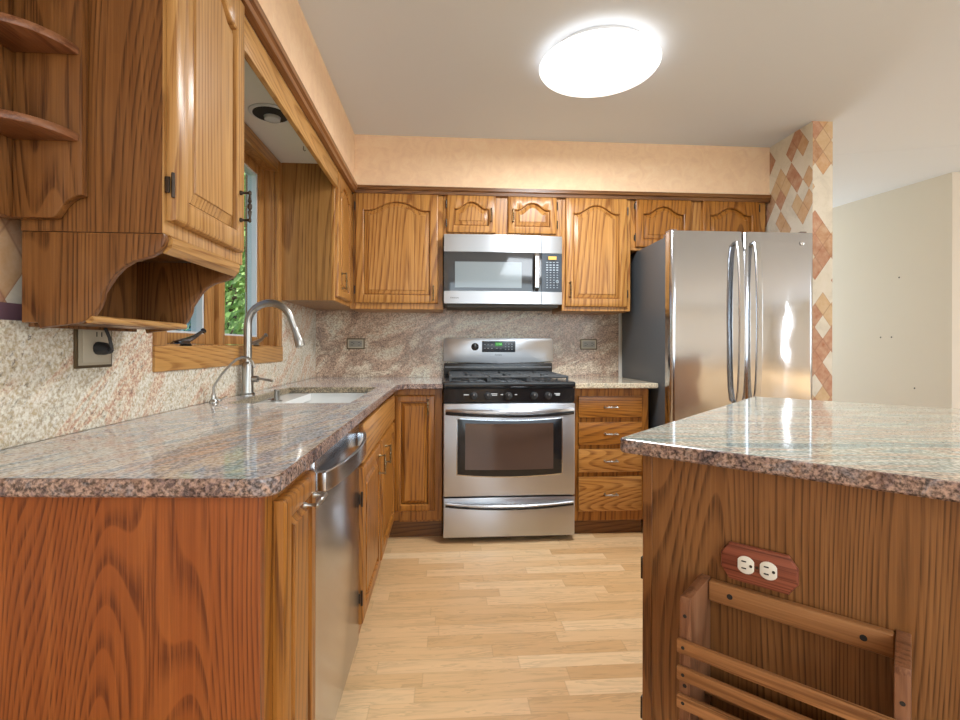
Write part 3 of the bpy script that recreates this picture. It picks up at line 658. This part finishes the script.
# air gap / dispenser at the sink corner
x, y = .115, -1.02
r = thing('soap_dispenser', 'short chrome dispenser cap at the window side of the sink', 'dispenser', (.175, -1.28, .884))
x, y = .175, -1.28
mb = MB(); mb.lathe([(.022,.8845),(.022,.889),(.012,.892),(.011,.928),(.0125,.932),(.011,.936)], Matrix.Translation((x,y,0)), 16); part('cap', mb, nickel, r)
mb = MB(); mb.tube([(x-.01,y,.894),(x-.035,y-.005,.892)], .006, 8); part('lever', mb, chrome, r)

# ------------------------------------------------------------------ outlets
def back_outlet(xc, label):
    r = thing('wall_outlet', label, 'outlet', (xc, -.021, 1.112))
    z = 1.148
    mb = MB(); mb.box(xc-.062, xc+.062, -.026, -.0205, z-.038, z+.038, .002); part('plate', mb, rim_m, r); mb = MB(); mb.box(xc-.054, xc+.054, -.0268, -.0262, z-.030, z+.030); part('face', mb, plate_m, r)
    mb = MB(); mb.box(xc-.044, xc+.044, -.0285, -.0269, z-.022, z+.022, .001); part('socket', mb, simple('grey_socket_%d' % int(xc*10), (.28,.26,.22), .4), r)
    mb = MB()
    for s in (-1, 1):
        for q in (-.009, .009): mb.box(xc+s*.024-.007, xc+s*.024+.007, -.0295, -.0287, z+q-.0015, z+q+.0015)
        mb.box(xc+s*.024+.010, xc+s*.024+.0145, -.0295, -.0287, z-.003, z+.003)
    tag(part('slots', mb, slot, r), kind='stuff')
back_outlet(.293, 'small brass rimmed outlet on the backsplash left of the stove')
back_outlet(1.943, 'small brass rimmed outlet on the backsplash right of the stove')
r = thing('wall_outlet', 'square outlet plate under the near hanging shelf, black plug in it', 'outlet', (.021, -2.19, 1.075))
yc = -2.193
mb = MB(); mb.box(.0205, .026, yc-.066, yc+.066, 1.070, 1.182, .002); part('plate', mb, rim_m, r); mb = MB(); mb.box(.0262, .0271, yc-.058, yc+.060, 1.077, 1.176); part('face', mb, plate_m, r)
mb = MB(); mb.box(.0272, .0295, yc-.046, yc+.05, 1.084, 1.172, .001); part('socket', mb, simple('tan_socket', (.46,.40,.30), .4), r)
mb = MB(); 
for z in (1.155,): 
    for q in (-.009, .009): mb.box(.0297, .0303, yc+.01+q-.0015, yc+.01+q+.0015, z-.006, z+.006)
tag(part('slots', mb, slot, r), kind='stuff')
r = thing('power_plug', 'black plug with its cord in the outlet under the hanging shelf', 'plug', (.045, yc, 1.105))
mb = MB(); mb.tube([(.0305,yc+.004,1.120),(.05,yc+.002,1.118),(.066,yc-.004,1.114)], [.017,.016,.009], 12); part('plug', mb, blackm, r)
mb = MB(); mb.tube([(.066,yc-.006,1.114),(.076,yc-.014,1.120),(.072,yc-.016,1.145),(.062,yc-.016,1.170)], .004, 8); part('cord', mb, blackm, r)

# ------------------------------------------------------------------ range
X0, X1 = .906, 1.668; XC = (X0+X1)/2
r = thing('gas_range', 'stainless steel gas stove with black cooktop in the middle of the back wall', 'stove', (XC, -.36, 0))
mb = MB(); mb.box(X0, X1, -.645, -.03, .03, .895); mb.box(X0+.03, X1-.03, -.60, -.05, 0.0, .03); part('body', mb, blackm, r, smooth=False)
mb = MB(); mb.box(X0-.002, X1+.002, -.698, -.075, .8955, .927, .010, 3); part('cooktop', mb, black, r)
mb = MB(); mb.prism([(-.6455,.808),(-.678,.808),(-.690,.888),(-.6455,.888)], 'x', X0, X1, .003); cp = part('control_panel', mb, black, r)
for i, kx in enumerate((1.079, 1.158, 1.278, 1.428, 1.510)):
    M = Matrix.Translation((kx, -.686, .846)) @ Matrix.Rotation(math.radians(98), 4, 'X')
    mb = MB(); mb.lathe([(.022,0),(.022,.004),(.018,.006),(.016,.016),(.013,.018)], M, 20); mb.box(-.004, .004, -.019, .019, .006, .026, .002, M=M)
    k = part('knob', mb, simple('knob_black_%d' % i, (.035,.038,.042), .25), cp)
    mb = MB(); mb.box(-.0008, .0008, .006, .018, .0262, .0266, M=M); part('knob_mark', mb, mark_w, k)
def print_marks(items, y, mat, parent, name='legend'):
    for (a, z, w, h) in items:
        mb = MB(); mb.box(a-w/2, a+w/2, y-.0005, y, z-h/2, z+h/2); part(name, mb, mat, parent, smooth=False)
print_marks([(1.036,.853,.030,.005),(1.196,.858,.036,.004),(1.198,.850,.030,.004),(1.24,.853,.014,.004),(1.322,.853,.014,.004),(1.563,.858,.034,.004),(1.566,.850,.024,.005)], -.6915, mark_w, cp)
# burners and grates
for bx, by in ((1.06,-.26),(1.06,-.52),(1.287,-.39),(1.51,-.26),(1.51,-.52)):
    mb = MB(); mb.lathe([(.052,.9272),(.05,.934),(.036,.936),(.036,.941),(.03,.944),(0,.944)], Matrix.Translation((bx,by,0)), 20); part('burner', mb, castiron, r)
for gx0, gx1 in ((.945, 1.165), (1.175, 1.400), (1.410, 1.630)):
    mb = MB(); zt = .953; q = .006; yb, yf = -.115, -.655
    def bar(a, b_, z=zt, s=.0055):
        mb.tube([(a[0],a[1],z),(b_[0],b_[1],z)], s, flat=(.014,.014))
    bar((gx0,yb),(gx0,yf)); bar((gx1,yb),(gx1,yf)); bar((gx0,yb),(gx1,yb)); bar((gx0,yf),(gx1,yf)); bar((gx0,(yb+yf)/2),(gx1,(yb+yf)/2))
    m = (gx0+gx1)/2
    for c in ((yb+yf)/2+.135, (yb+yf)/2-.135):
        bar((gx0,c),(m-.025,c)); bar((m+.025,c),(gx1,c)); bar((m,c+.025),(m,c+.13)); bar((m,c-.025),(m,c-.13))
    for a in (gx0, gx1):
        for y_ in (yb, yf, (yb+yf)/2): mb.box(a-.006, a+.006, y_-.006, y_+.006, .928, zt)
    part('grate', mb, castiron, r, smooth=False)
# backguard
P = [(X0-.004,1.030),(X0-.004,1.165),(X0+.002,1.184),(X0+.012,1.191),(X1-.012,1.191),(X1-.002,1.184),(X1+.004,1.165),(X1+.004,1.030),(X1-.1,1.020),(XC,1.013),(X0+.1,1.020)]
mb = MB(); mb.prism(P, 'y', -.082, -.030, .004); bgd = part('backguard', mb, ss, r)
mb = MB(); mb.box(X0, X1, -.070, -.032, .9275, 1.014, .002); part('backguard_base', mb, black, r)
mb = MB(); mb.box(X0+.008, X1-.008, -.0745, -.0705, .985, .990); part('vent_strip', mb, simple('vent_steel', (.25,.25,.26), .45, 1), r)
mb = MB(); mb.box(1.170, 1.404, -.0855, -.0825, 1.092, 1.168, .002); dp = part('display_panel', mb, panelblue, bgd)
mb = MB(); mb.box(1.262, 1.312, -.0870, -.0858, 1.134, 1.160); part('display', mb, green_led, bgd)
text_part('display_digits', '12:08', .020, Matrix.Translation((1.287,-.0873,1.147)) @ FACE_Y, emis('green_digits', (.25,.8,.25), .7), bgd, .0001)
it = [(1.190+.024*i, z, .012, .005) for i in range(3) for z in (1.145, 1.118)] + [(1.275,1.118,.016,.004),(1.30,1.115,.014,.004)] + [(1.335+.022*i, z, .009, .006) for i in range(3) for z in (1.148,1.130,1.112)]
print_marks(it, -.0858, keyblue, bgd)
M = Matrix.Translation((1.121,-.0825,1.129)) @ Matrix.Rotation(math.pi/2, 4, 'X')
mb = MB(); mb.lathe([(.026,0),(.026,.006),(.021,.009),(.018,.022),(.014,.024)], M, 24); mb.box(-.005,.005,-.022,.022,.01,.03,.002, M=M); kn = part('knob', mb, black, bgd)
mb = MB(); mb.box(-.001,.001,.004,.02,.0302,.0306, M=M); part('knob_mark', mb, mark_w, bgd)
text_part('brand_lettering', 'Kenmore', .013, Matrix.Translation((1.285,-.0827,1.073)) @ FACE_Y, mark_d, bgd)
# oven door
mb = MB(); mb.box(X0, X1, -.690, -.6465, .270, .803, .006); door = part('oven_door', mb, ss, r)
def arcy(x, k): return k*(1-((x-XC)/(.3))**2)
def window_poly(x0, x1, z0, z1, bulge_b, bulge_t, rad=.008):
    pts = []
    for i in range(13): x = x0+(x1-x0)*i/12; pts.append((x, z0-arcy(x, bulge_b)*((1-((x-XC)/((x1-x0)/2))**2)>0)))
    for i in range(13): x = x1-(x1-x0)*i/12; pts.append((x, z1+0*x-bulge_t*(1-((x-XC)/((x1-x0)/2))**2)))
    return pts
def wp(x0, x1, z0, z1, bb, bt):
    q = lambda x: 1-((x-XC)/((x1-x0)/2))**2
    return [(x0+(x1-x0)*i/12, z0-bb*q(x0+(x1-x0)*i/12)) for i in range(13)] + [(x1-(x1-x0)*i/12, z1-bt*q(x1-(x1-x0)*i/12)) for i in range(13)]
mb = MB(); mb.prism(wp(.985, 1.590, .398, .716, .016, .014), 'y', -.6925, -.6905, .001); of = part('window_surround', mb, black, door)
mb = MB(); mb.prism(wp(1.030, 1.540, .425, .690, .004, .004), 'y', -.6935, -.6928); part('window_glass', mb, simple('oven_glass', (.10,.065,.05), .10), door)
mb = MB(); mb.prism(wp(.979, 1.596, .392, .722, .016, .014), 'y', -.6918, -.6902, .001); part('window_trim', mb, ss_v, door)
def bow(zc, hh, name, parent, y0=-.6905, out=.055, drop=.0):
    pts = []
    for i in range(21):
        t = i/20; x = X0+.014+(X1-X0-.028)*t; s = 1-(2*t-1)**2
        pts.append((x, y0-.012-out*s**.8, zc-drop*s))
    mb = MB(); mb.tube(pts, .01, flat=(.020, hh)); mb.box(X0+.012, X0+.034, y0-.018, y0, zc-hh/2, zc+hh/2, .003); mb.box(X1-.034, X1-.012, y0-.018, y0, zc-hh/2, zc+hh/2, .003)
    return mb
hb = part('handle', bow(.768, .022, '', door, drop=.008), ss, door)
mb = bow(.7485, .016, '', door, drop=.010, out=.052); part('handle_underside', mb, black, door)
mb = MB(); mb.box(X0, X1, -.688, -.6465, .035, .262, .006); dr = part('storage_drawer', mb, ss, r)
part('handle', bow(.2340, .014, '', dr, y0=-.6885, out=.035, drop=.010), ss, dr)
part('handle_underside', bow(.2210, .010, '', dr, y0=-.6885, out=.032, drop=.012), black, dr)

# ------------------------------------------------------------------ microwave
r = thing('microwave', 'stainless over-the-range microwave with keypad above the stove', 'microwave', (XC-.004, -.2, 1.40))
x0, x1 = .906, 1.662
mb = MB(); mb.box(x0, x1, -.345, -.03, 1.402, 1.836); part('body', mb, blackm, r, smooth=False)
mb = MB(); mb.box(x0+.02, x1-.02, -.36, -.05, 1.383, 1.4015); part('vent_base', mb, simple('vent_brown', (.05,.042,.03), .5), r)
def bowed(xa, xb, z0, z1, y0, mat, name, parent, d=.0, N=16):
    def yy(x): return y0 - .020*(1-((x-1.20)/.42)**2)
    pts = [(xa+(xb-xa)*i/N, yy(xa+(xb-xa)*i/N)-d) for i in range(N+1)] + [(xb, -.3455), (xa, -.3455)]
    mb = MB(); mb.prism(pts, 'z', z0, z1); return part(name, mb, mat, parent)
td = bowed(x0, 1.526, 1.402, 1.836, -.385, glass_dark, 'door', r)
bowed(x0, 1.524, 1.728, 1.837, -.385, ss, 'top_trim', r, .004)
bt = bowed(x0, 1.524, 1.4015, 1.480, -.385, ss, 'bottom_trim', r, .004)
bowed(1.528, x1, 1.728, 1.837, -.385, ss, 'top_trim', r, .004)
bowed(1.528, x1, 1.4015, 1.480, -.385, ss, 'bottom_trim', r, .004)
cp = bowed(1.528, x1, 1.4805, 1.7275, -.385, panelblue, 'control_panel', r, .001)
bowed(.975, 1.398, 1.502, 1.665, -.385, mw_win, 'door_window', td, .0012)
mb = MB(); mb.tube([(1.492,-.405,1.725),(1.492,-.428,1.700),(1.492,-.432,1.60),(1.492,-.428,1.505),(1.492,-.405,1.485)], .015, flat=(.028,.012)); part('handle', mb, ss_v, td)
mb = MB(); mb.box(1.570, 1.622, -.4025, -.392, 1.686, 1.706); part('display', mb, amber_led, cp)
it = []
for j, z in enumerate((1.672,1.655,1.639,1.623,1.607,1.591,1.575,1.559,1.543,1.527,1.511)):
    for i in range(4): it.append((1.562+.022*i, z-.004, .013 if j < 4 else .009, .007 if j in (1,2,3) else .004))
print_marks(it, -.4005, keyblue, cp)
mb = MB(); mb.lathe([(.010,0),(.010,.001),(.007,.001),(.007,0)], Matrix.Translation((1.628,-.4005,1.545)) @ Matrix.Rotation(math.pi/2,4,'X'), 16); part('start_key', mb, keyblue, cp)
text_part('brand_lettering', 'Kenmore', .014, Matrix.Translation((.972,-.4035,1.437)) @ Matrix.Rotation(math.radians(-2.9),4,'Z') @ FACE_Y, mark_d, bt, .001)

# ------------------------------------------------------------------ refrigerator
r = thing('refrigerator', 'large stainless french door refrigerator against the patterned pier', 'refrigerator', (2.6, -.43, 0))
fx0, fx1 = 2.182, 3.034
mb = MB(); mb.box(fx0, fx1, -.735, -.04, .02, 1.765, .004); mb.box(fx0+.02, fx1-.02, -.70, -.08, 0, .02); part('body', mb, fr_side, r)
def fdoor(xa, xb, z0, z1, name, N=10):
    pts = [(xa, -.742), (xa, -.790)]
    for i in range(1, 5): a = math.pi/2*i/4; pts.append((xa+.022*(1-math.cos(a)), -.790-.022*math.sin(a)))
    for x in [xa+.0235, xa+.026] + [xa+.022+(xb-xa-.044)*i/N for i in range(1, N)] + [xb-.026, xb-.0235]: pts.append((x, -.812-.0025*(1-((2*(x-xa)/(xb-xa))-1)**2)))
    for i in range(4, 0, -1): a = math.pi/2*i/4; pts.append((xb-.022*(1-math.cos(a)), -.790-.022*math.sin(a)))
    pts += [(xb, -.790), (xb, -.742)]
    mb = MB(); mb.prism(pts, 'z', z0, z1, .002); return part(name, mb, ss_w, r)
d1 = fdoor(fx0, 2.607, .66, 1.787, 'door'); d2 = fdoor(2.613, fx1, .66, 1.787, 'door'); d3 = fdoor(fx0, fx1, .07, .65, 'freezer_drawer')
mb = MB(); mb.box(fx0+.004, fx1-.004, -.742, -.7355, .06, 1.78); part('gasket', mb, blackm, r)
for d, xh, s in ((d1, 2.562, -1), (d2, 2.664, 1)):
    pts = [(xh, -.820, 1.722)]
    for i in range(15):
        t = i/14; q = 1-(2*t-1)**2; pts.append((xh+s*0.0, -.842-.030*q**.6, 1.718-.90*t))
    pts.append((xh, -.820, .814))
    mb = MB(); mb.tube(pts, .01, flat=(.034, .016)); part('handle', mb, ss_v, d)
mb = MB(); mb.box(2.35, 2.85, -.862, -.846, .56, .585, .004); mb.box(2.36, 2.38, -.847, -.818, .56, .585); mb.box(2.82, 2.84, -.847, -.818, .56, .585); part('handle', mb, ss_v, d3)
mb = MB(); mb.lathe([(.0125,0),(.0125,.0015),(.0105,.002)], Matrix.Translation((2.955,-.8155,1.728)) @ Matrix.Rotation(math.pi/2,4,'X'), 24); lg = part('badge', mb, chrome, d2)
mb = MB(); mb.tube([(2.955+.0078*math.cos(a/16*6.283), -.8176, 1.728+.0078*math.sin(a/16*6.283)) for a in range(17)], .0006, 6); part('badge_ring', mb, mark_d, d2)
for xh in (2.21, 2.985):
    mb = MB(); mb.box(xh-.02, xh+.02, -.77, -.70, 1.7655, 1.7865); mb.box(xh-.018, xh+.018, -.79, -.72, 1.7875, 1.800, .003); part('hinge_cover', mb, simple('hinge_brown', (.16,.10,.08), .5), r)

# ------------------------------------------------------------------ peninsula (rotated 45 degrees)
PC = Vector((1.365, -2.4225, 0))
RZ = -math.pi/4
r = thing('peninsula_cabinet', 'brown oak peninsula cabinet set at an angle on the right', 'cabinet', PC, RZ)
def L(mb, name, mat, parent, **kw): return part(name, xf(mb, Matrix.Translation(PC) @ Matrix.Rotation(RZ, 4, 'Z')), mat, parent, **kw)
PL, PD = 1.75, 1.16
mb = MB(); mb.box(.022, PL, .0125, PD, .0, .884); L(mb, 'body', oak_base, r, smooth=False)
mb = MB(); mb.box(.022, PL, .0, .012, .0, .884); L(mb, 'back_panel', oak_pen, r)
mb = MB(); mb.box(.0, .0215, -.002, PD, .0, .884, .0015, 1); L(mb, 'face_frame', oak_brown, r)
for z in (.62, .30):
    mb = MB(); mb.box(-.008, -.0002, .006, .03, z-.025, z+.025, .002); L(mb, 'hinge', bronze, r)
fb, pb = raised(.40, .60, .02, 0)
Mx = Matrix.Translation(PC) @ Matrix.Rotation(RZ, 4, 'Z') @ Matrix.Translation((-.0003,.24,.13)) @ Matrix.Rotation(-math.pi/2, 4, 'Z')
d = part('door', xf(fb, Mx), oak_base, r); part('raised_panel', xf(pb, Mx), oak_base, d)
# granite top: world outline from corner with directions u (along the side) and v (along the front)
u = Vector((.7071,.7071)); v = Vector((.7071,-.7071)); c0 = Vector((1.309,-2.409))
cc = c0+u*.0
def W2(a, b_): p = c0+u*a+v*b_; return (p.x, p.y)
rr = .022
cor = [W2(rr*(1-math.cos(t)), rr*(1-math.sin(t))) for t in [math.pi/2*i/5 for i in range(6)]]
outer = cor + [W2(1.315, 0), W2(1.315, 1.85), W2(0, 1.85)]
outer = [W2(0, rr)] if False else outer
granite_top(outer, None, T, .917, 'granite_countertop', 'grey-green granite countertop on the angled peninsula at right', [gr_pen, gr_edge], (2.3,-2.3,T))
# outlet with mahogany plate
def PM(x, y, z): return Matrix.Translation(PC) @ Matrix.Rotation(RZ, 4, 'Z') @ Matrix.Translation((x, y, z))
ro = thing('wall_outlet', 'octagonal reddish wooden outlet plate with two ivory sockets on the peninsula', 'outlet', (PM(.234,-.001,.66)).translation, RZ)
P = [(-.066,-.012),(-.066,.012),(-.054,.0355),(.052,.0355),(.070,.008),(.070,-.010),(.052,-.0355),(-.052,-.0355)]
P = [(-.066,-.014),(-.066,.014),(-.050,.0365),(.052,.0365),(.068,.014),(.068,-.014),(.052,-.0365),(-.050,-.0365)]
mb = MB(); mb.prism(P[::-1], 'y', 0, -.013, .004); part('plate', xf(mb, PM(.234,-.0005,.697)), mahog, ro)
for s in (-1, 1):
    mb = MB(); pts = []
    for i in range(24):
        a = 2*math.pi*i/24; pts.append((max(-.0145, min(.0145, .0172*math.cos(a))), .0172*math.sin(a)*1.0))
    mb.prism(pts[::-1], 'y', -.0128, -.0155, .0006); so = part('socket', xf(mb, PM(.234+s*.0195,-.0005,.6975)), ivory, ro)
    mb = MB(); mb.box(-.0075, .001, -.0160, -.0156, .0055, .008); mb.box(-.0075, .001, -.0160, -.0156, -.008, -.0055); mb.lathe([(.0028,0),(.0028,.0004)], Matrix.Translation((.009,-.0156,0)) @ Matrix.Rotation(math.pi/2,4,'X'), 12)
    part('slots', xf(mb, PM(.234+s*.0195,-.0005,.6975)), slot, so)
mb = MB(); mb.lathe([(.003,0),(.003,.001)], Matrix.Translation((0,-.0135,0)) @ Matrix.Rotation(math.pi/2,4,'X'), 10); part('screw', xf(mb, PM(.234,-.0005,.6975)), bronze, ro)
# magazine rack
rk = thing('magazine_rack', 'oak slatted rack fixed to the peninsula below its outlet', 'rack', (PM(.29,-.06,.35)).translation, RZ)
rk_m = wood('rack_oak', (.13,.045,.012), (.33,.145,.05), (.43,.205,.08), axis='x', rings=12); rk_z = wood('rack_oak_upright', (.12,.045,.02), (.24,.10,.045), (.30,.14,.07), axis='z')
zt = .650
for xa, xb in ((.126, .146), (.440, .460)):
    mb = MB(); mb.prism([(-.001,.34),(-.128,.34),(-.128,zt-.012),(-.124,zt),(-.001,zt)], 'x', xa, xb, .002); part('side_board', xf(mb, PM(0,0,0)), rk_z, rk)
mb = MB(); mb.box(.1465, .4395, -.021, -.001, .607, .648, .005, 3); rl = part('top_rail', xf(mb, PM(0,0,0)), rk_m, rk)
for z in (.560, .509, .456, .403):
    mb = MB(); mb.box(.124, .462, -.1395, -.1285, z-.0125, z+.0125, .003); sl = part('slat', xf(mb, PM(0,0,0)), rk_m, rk)
    for xx in (.136, .450):
        mb = MB(); mb.lathe([(.0032,0),(.0032,.0006)], Matrix.Translation((xx,-.1395,z)) @ Matrix.Rotation(math.pi/2,4,'X'), 10); part('screw_hole', xf(mb, PM(0,0,0)), slot, sl)
mb = MB(); mb.box(.1465, .4395, -.127, -.001, .36, .375); part('bottom_board', xf(mb, PM(0,0,0)), rk_m, rk)
mb = MB(); mb.box(.1465, .4395, -.045, -.030, .43, .46, .003); mb.box(.1465, .4395, -.085, -.070, .40, .43, .003); part('inner_slats', xf(mb, PM(0,0,0)), rk_m, rk)
for xx in (.187, .398):
    mb = MB(); mb.lathe([(.0055,0),(.0055,.0006)], Matrix.Translation((xx,-.021,.628)) @ Matrix.Rotation(math.pi/2,4,'X'), 12); part('screw_hole', xf(mb, PM(0,0,0)), slot, rl)
for xx, zz in ((.136,.615),(.136,.483),(.450,.598)):
    mb = MB(); mb.lathe([(.0036,0),(.0036,.0006)], Matrix.Translation((xx,-.1281,zz)) @ Matrix.Rotation(math.pi/2,4,'X'), 10); part('screw_hole', xf(mb, PM(0,0,0)), slot, rk)

# ------------------------------------------------------------------ ceiling lamp and downlight
lx, ly = 1.620, -1.275
r = thing('ceiling_light', 'round white flush ceiling light, switched on', 'lamp', (lx, ly, CZ-.09))
mb = MB(); mb.lathe([(.222,CZ),(.228,CZ-.012),(.228,CZ-.034),(.214,CZ-.036)], Matrix.Translation((lx,ly,0)), 64); part('base_ring', mb, simple('white_metal', (.8,.8,.8), .4), r)
mb = MB(); mb.lathe([(.225,CZ-.0365),(.268,CZ-.042),(.274,CZ-.048),(.269,CZ-.055),(.238,CZ-.063),(.18,CZ-.072),(.12,CZ-.078),(.05,CZ-.081),(0,CZ-.0815)], Matrix.Translation((lx,ly,0)), 64); part('diffuser', mb, lamp_m, r)
gl = light('ceiling_lamp_glow', 'AREA', (lx, ly, CZ-.10), (0,0,0), 34, (.93,.97,1), .46); gl.data.shape = 'DISK'
r = thing('recessed_downlight', 'recessed black downlight above the sink, switched off', 'lamp', (.165, -1.335, 2.10))
mb = MB(); mb.lathe([(.062,2.1298),(.088,2.1298),(.088,2.126),(.078,2.122),(.062,2.124)], Matrix.Translation((.165,-1.335,0)), 32); part('trim_ring', mb, vinyl, r)
mb = MB(); mb.lathe([(.0,2.1285),(.072,2.1285),(.072,2.1205),(0,2.1205)], Matrix.Translation((.165,-1.335,0)), 32); part('baffle', mb, slot, r)
mb = MB(); mb.lathe([(.0,2.12),(.035,2.12),(.032,2.108),(.015,2.102),(0,2.101)], Matrix.Translation((.165,-1.315,0)), 20); part('bulb', mb, simple('bulb_glass', (.6,.65,.7), .1), r)
mb = MB(); mb.tube([(.205,-.985,2.129),(.205,-.985,2.112),(.210,-.985,2.106),(.216,-.985,2.110)], .002, 8); solo('ceiling_hook', mb, bronze, 'tiny dark hook in the white panel above the sink', 'hook')

for px_ in ((.62, 1.72), (.56, 1.22), (.47, 1.22), (.74, .80)):
    t_, z = px_
    a = Vector((4.615, 1.0)); b2 = Vector((4.775, 0)); p = a.lerp(b2, t_)
    mb = MB(); mb.lathe([(.007,0),(.007,.0008)], Matrix.Translation((p.x-.0004, p.y, z)) @ Matrix.Rotation(-math.pi/2, 4, 'Y') @ Matrix.Rotation(math.radians(0), 4, 'X'), 8)
    h = part('trim_nail_hole', mb, slot); h['kind'] = 'structure'

GR = {'wall_cabinet': 'oak wall cabinets', 'base_cabinet': 'oak base cabinets', 'granite_countertop': 'granite countertops', 'wall_outlet': 'wall outlets', 'leafy_tree': 'leafy trees outside'}
for o_ in list(bpy.data.objects):
    k_ = o_.name.split('.')[0]
    if o_.parent is None and k_ in GR: o_['group'] = GR[k_]
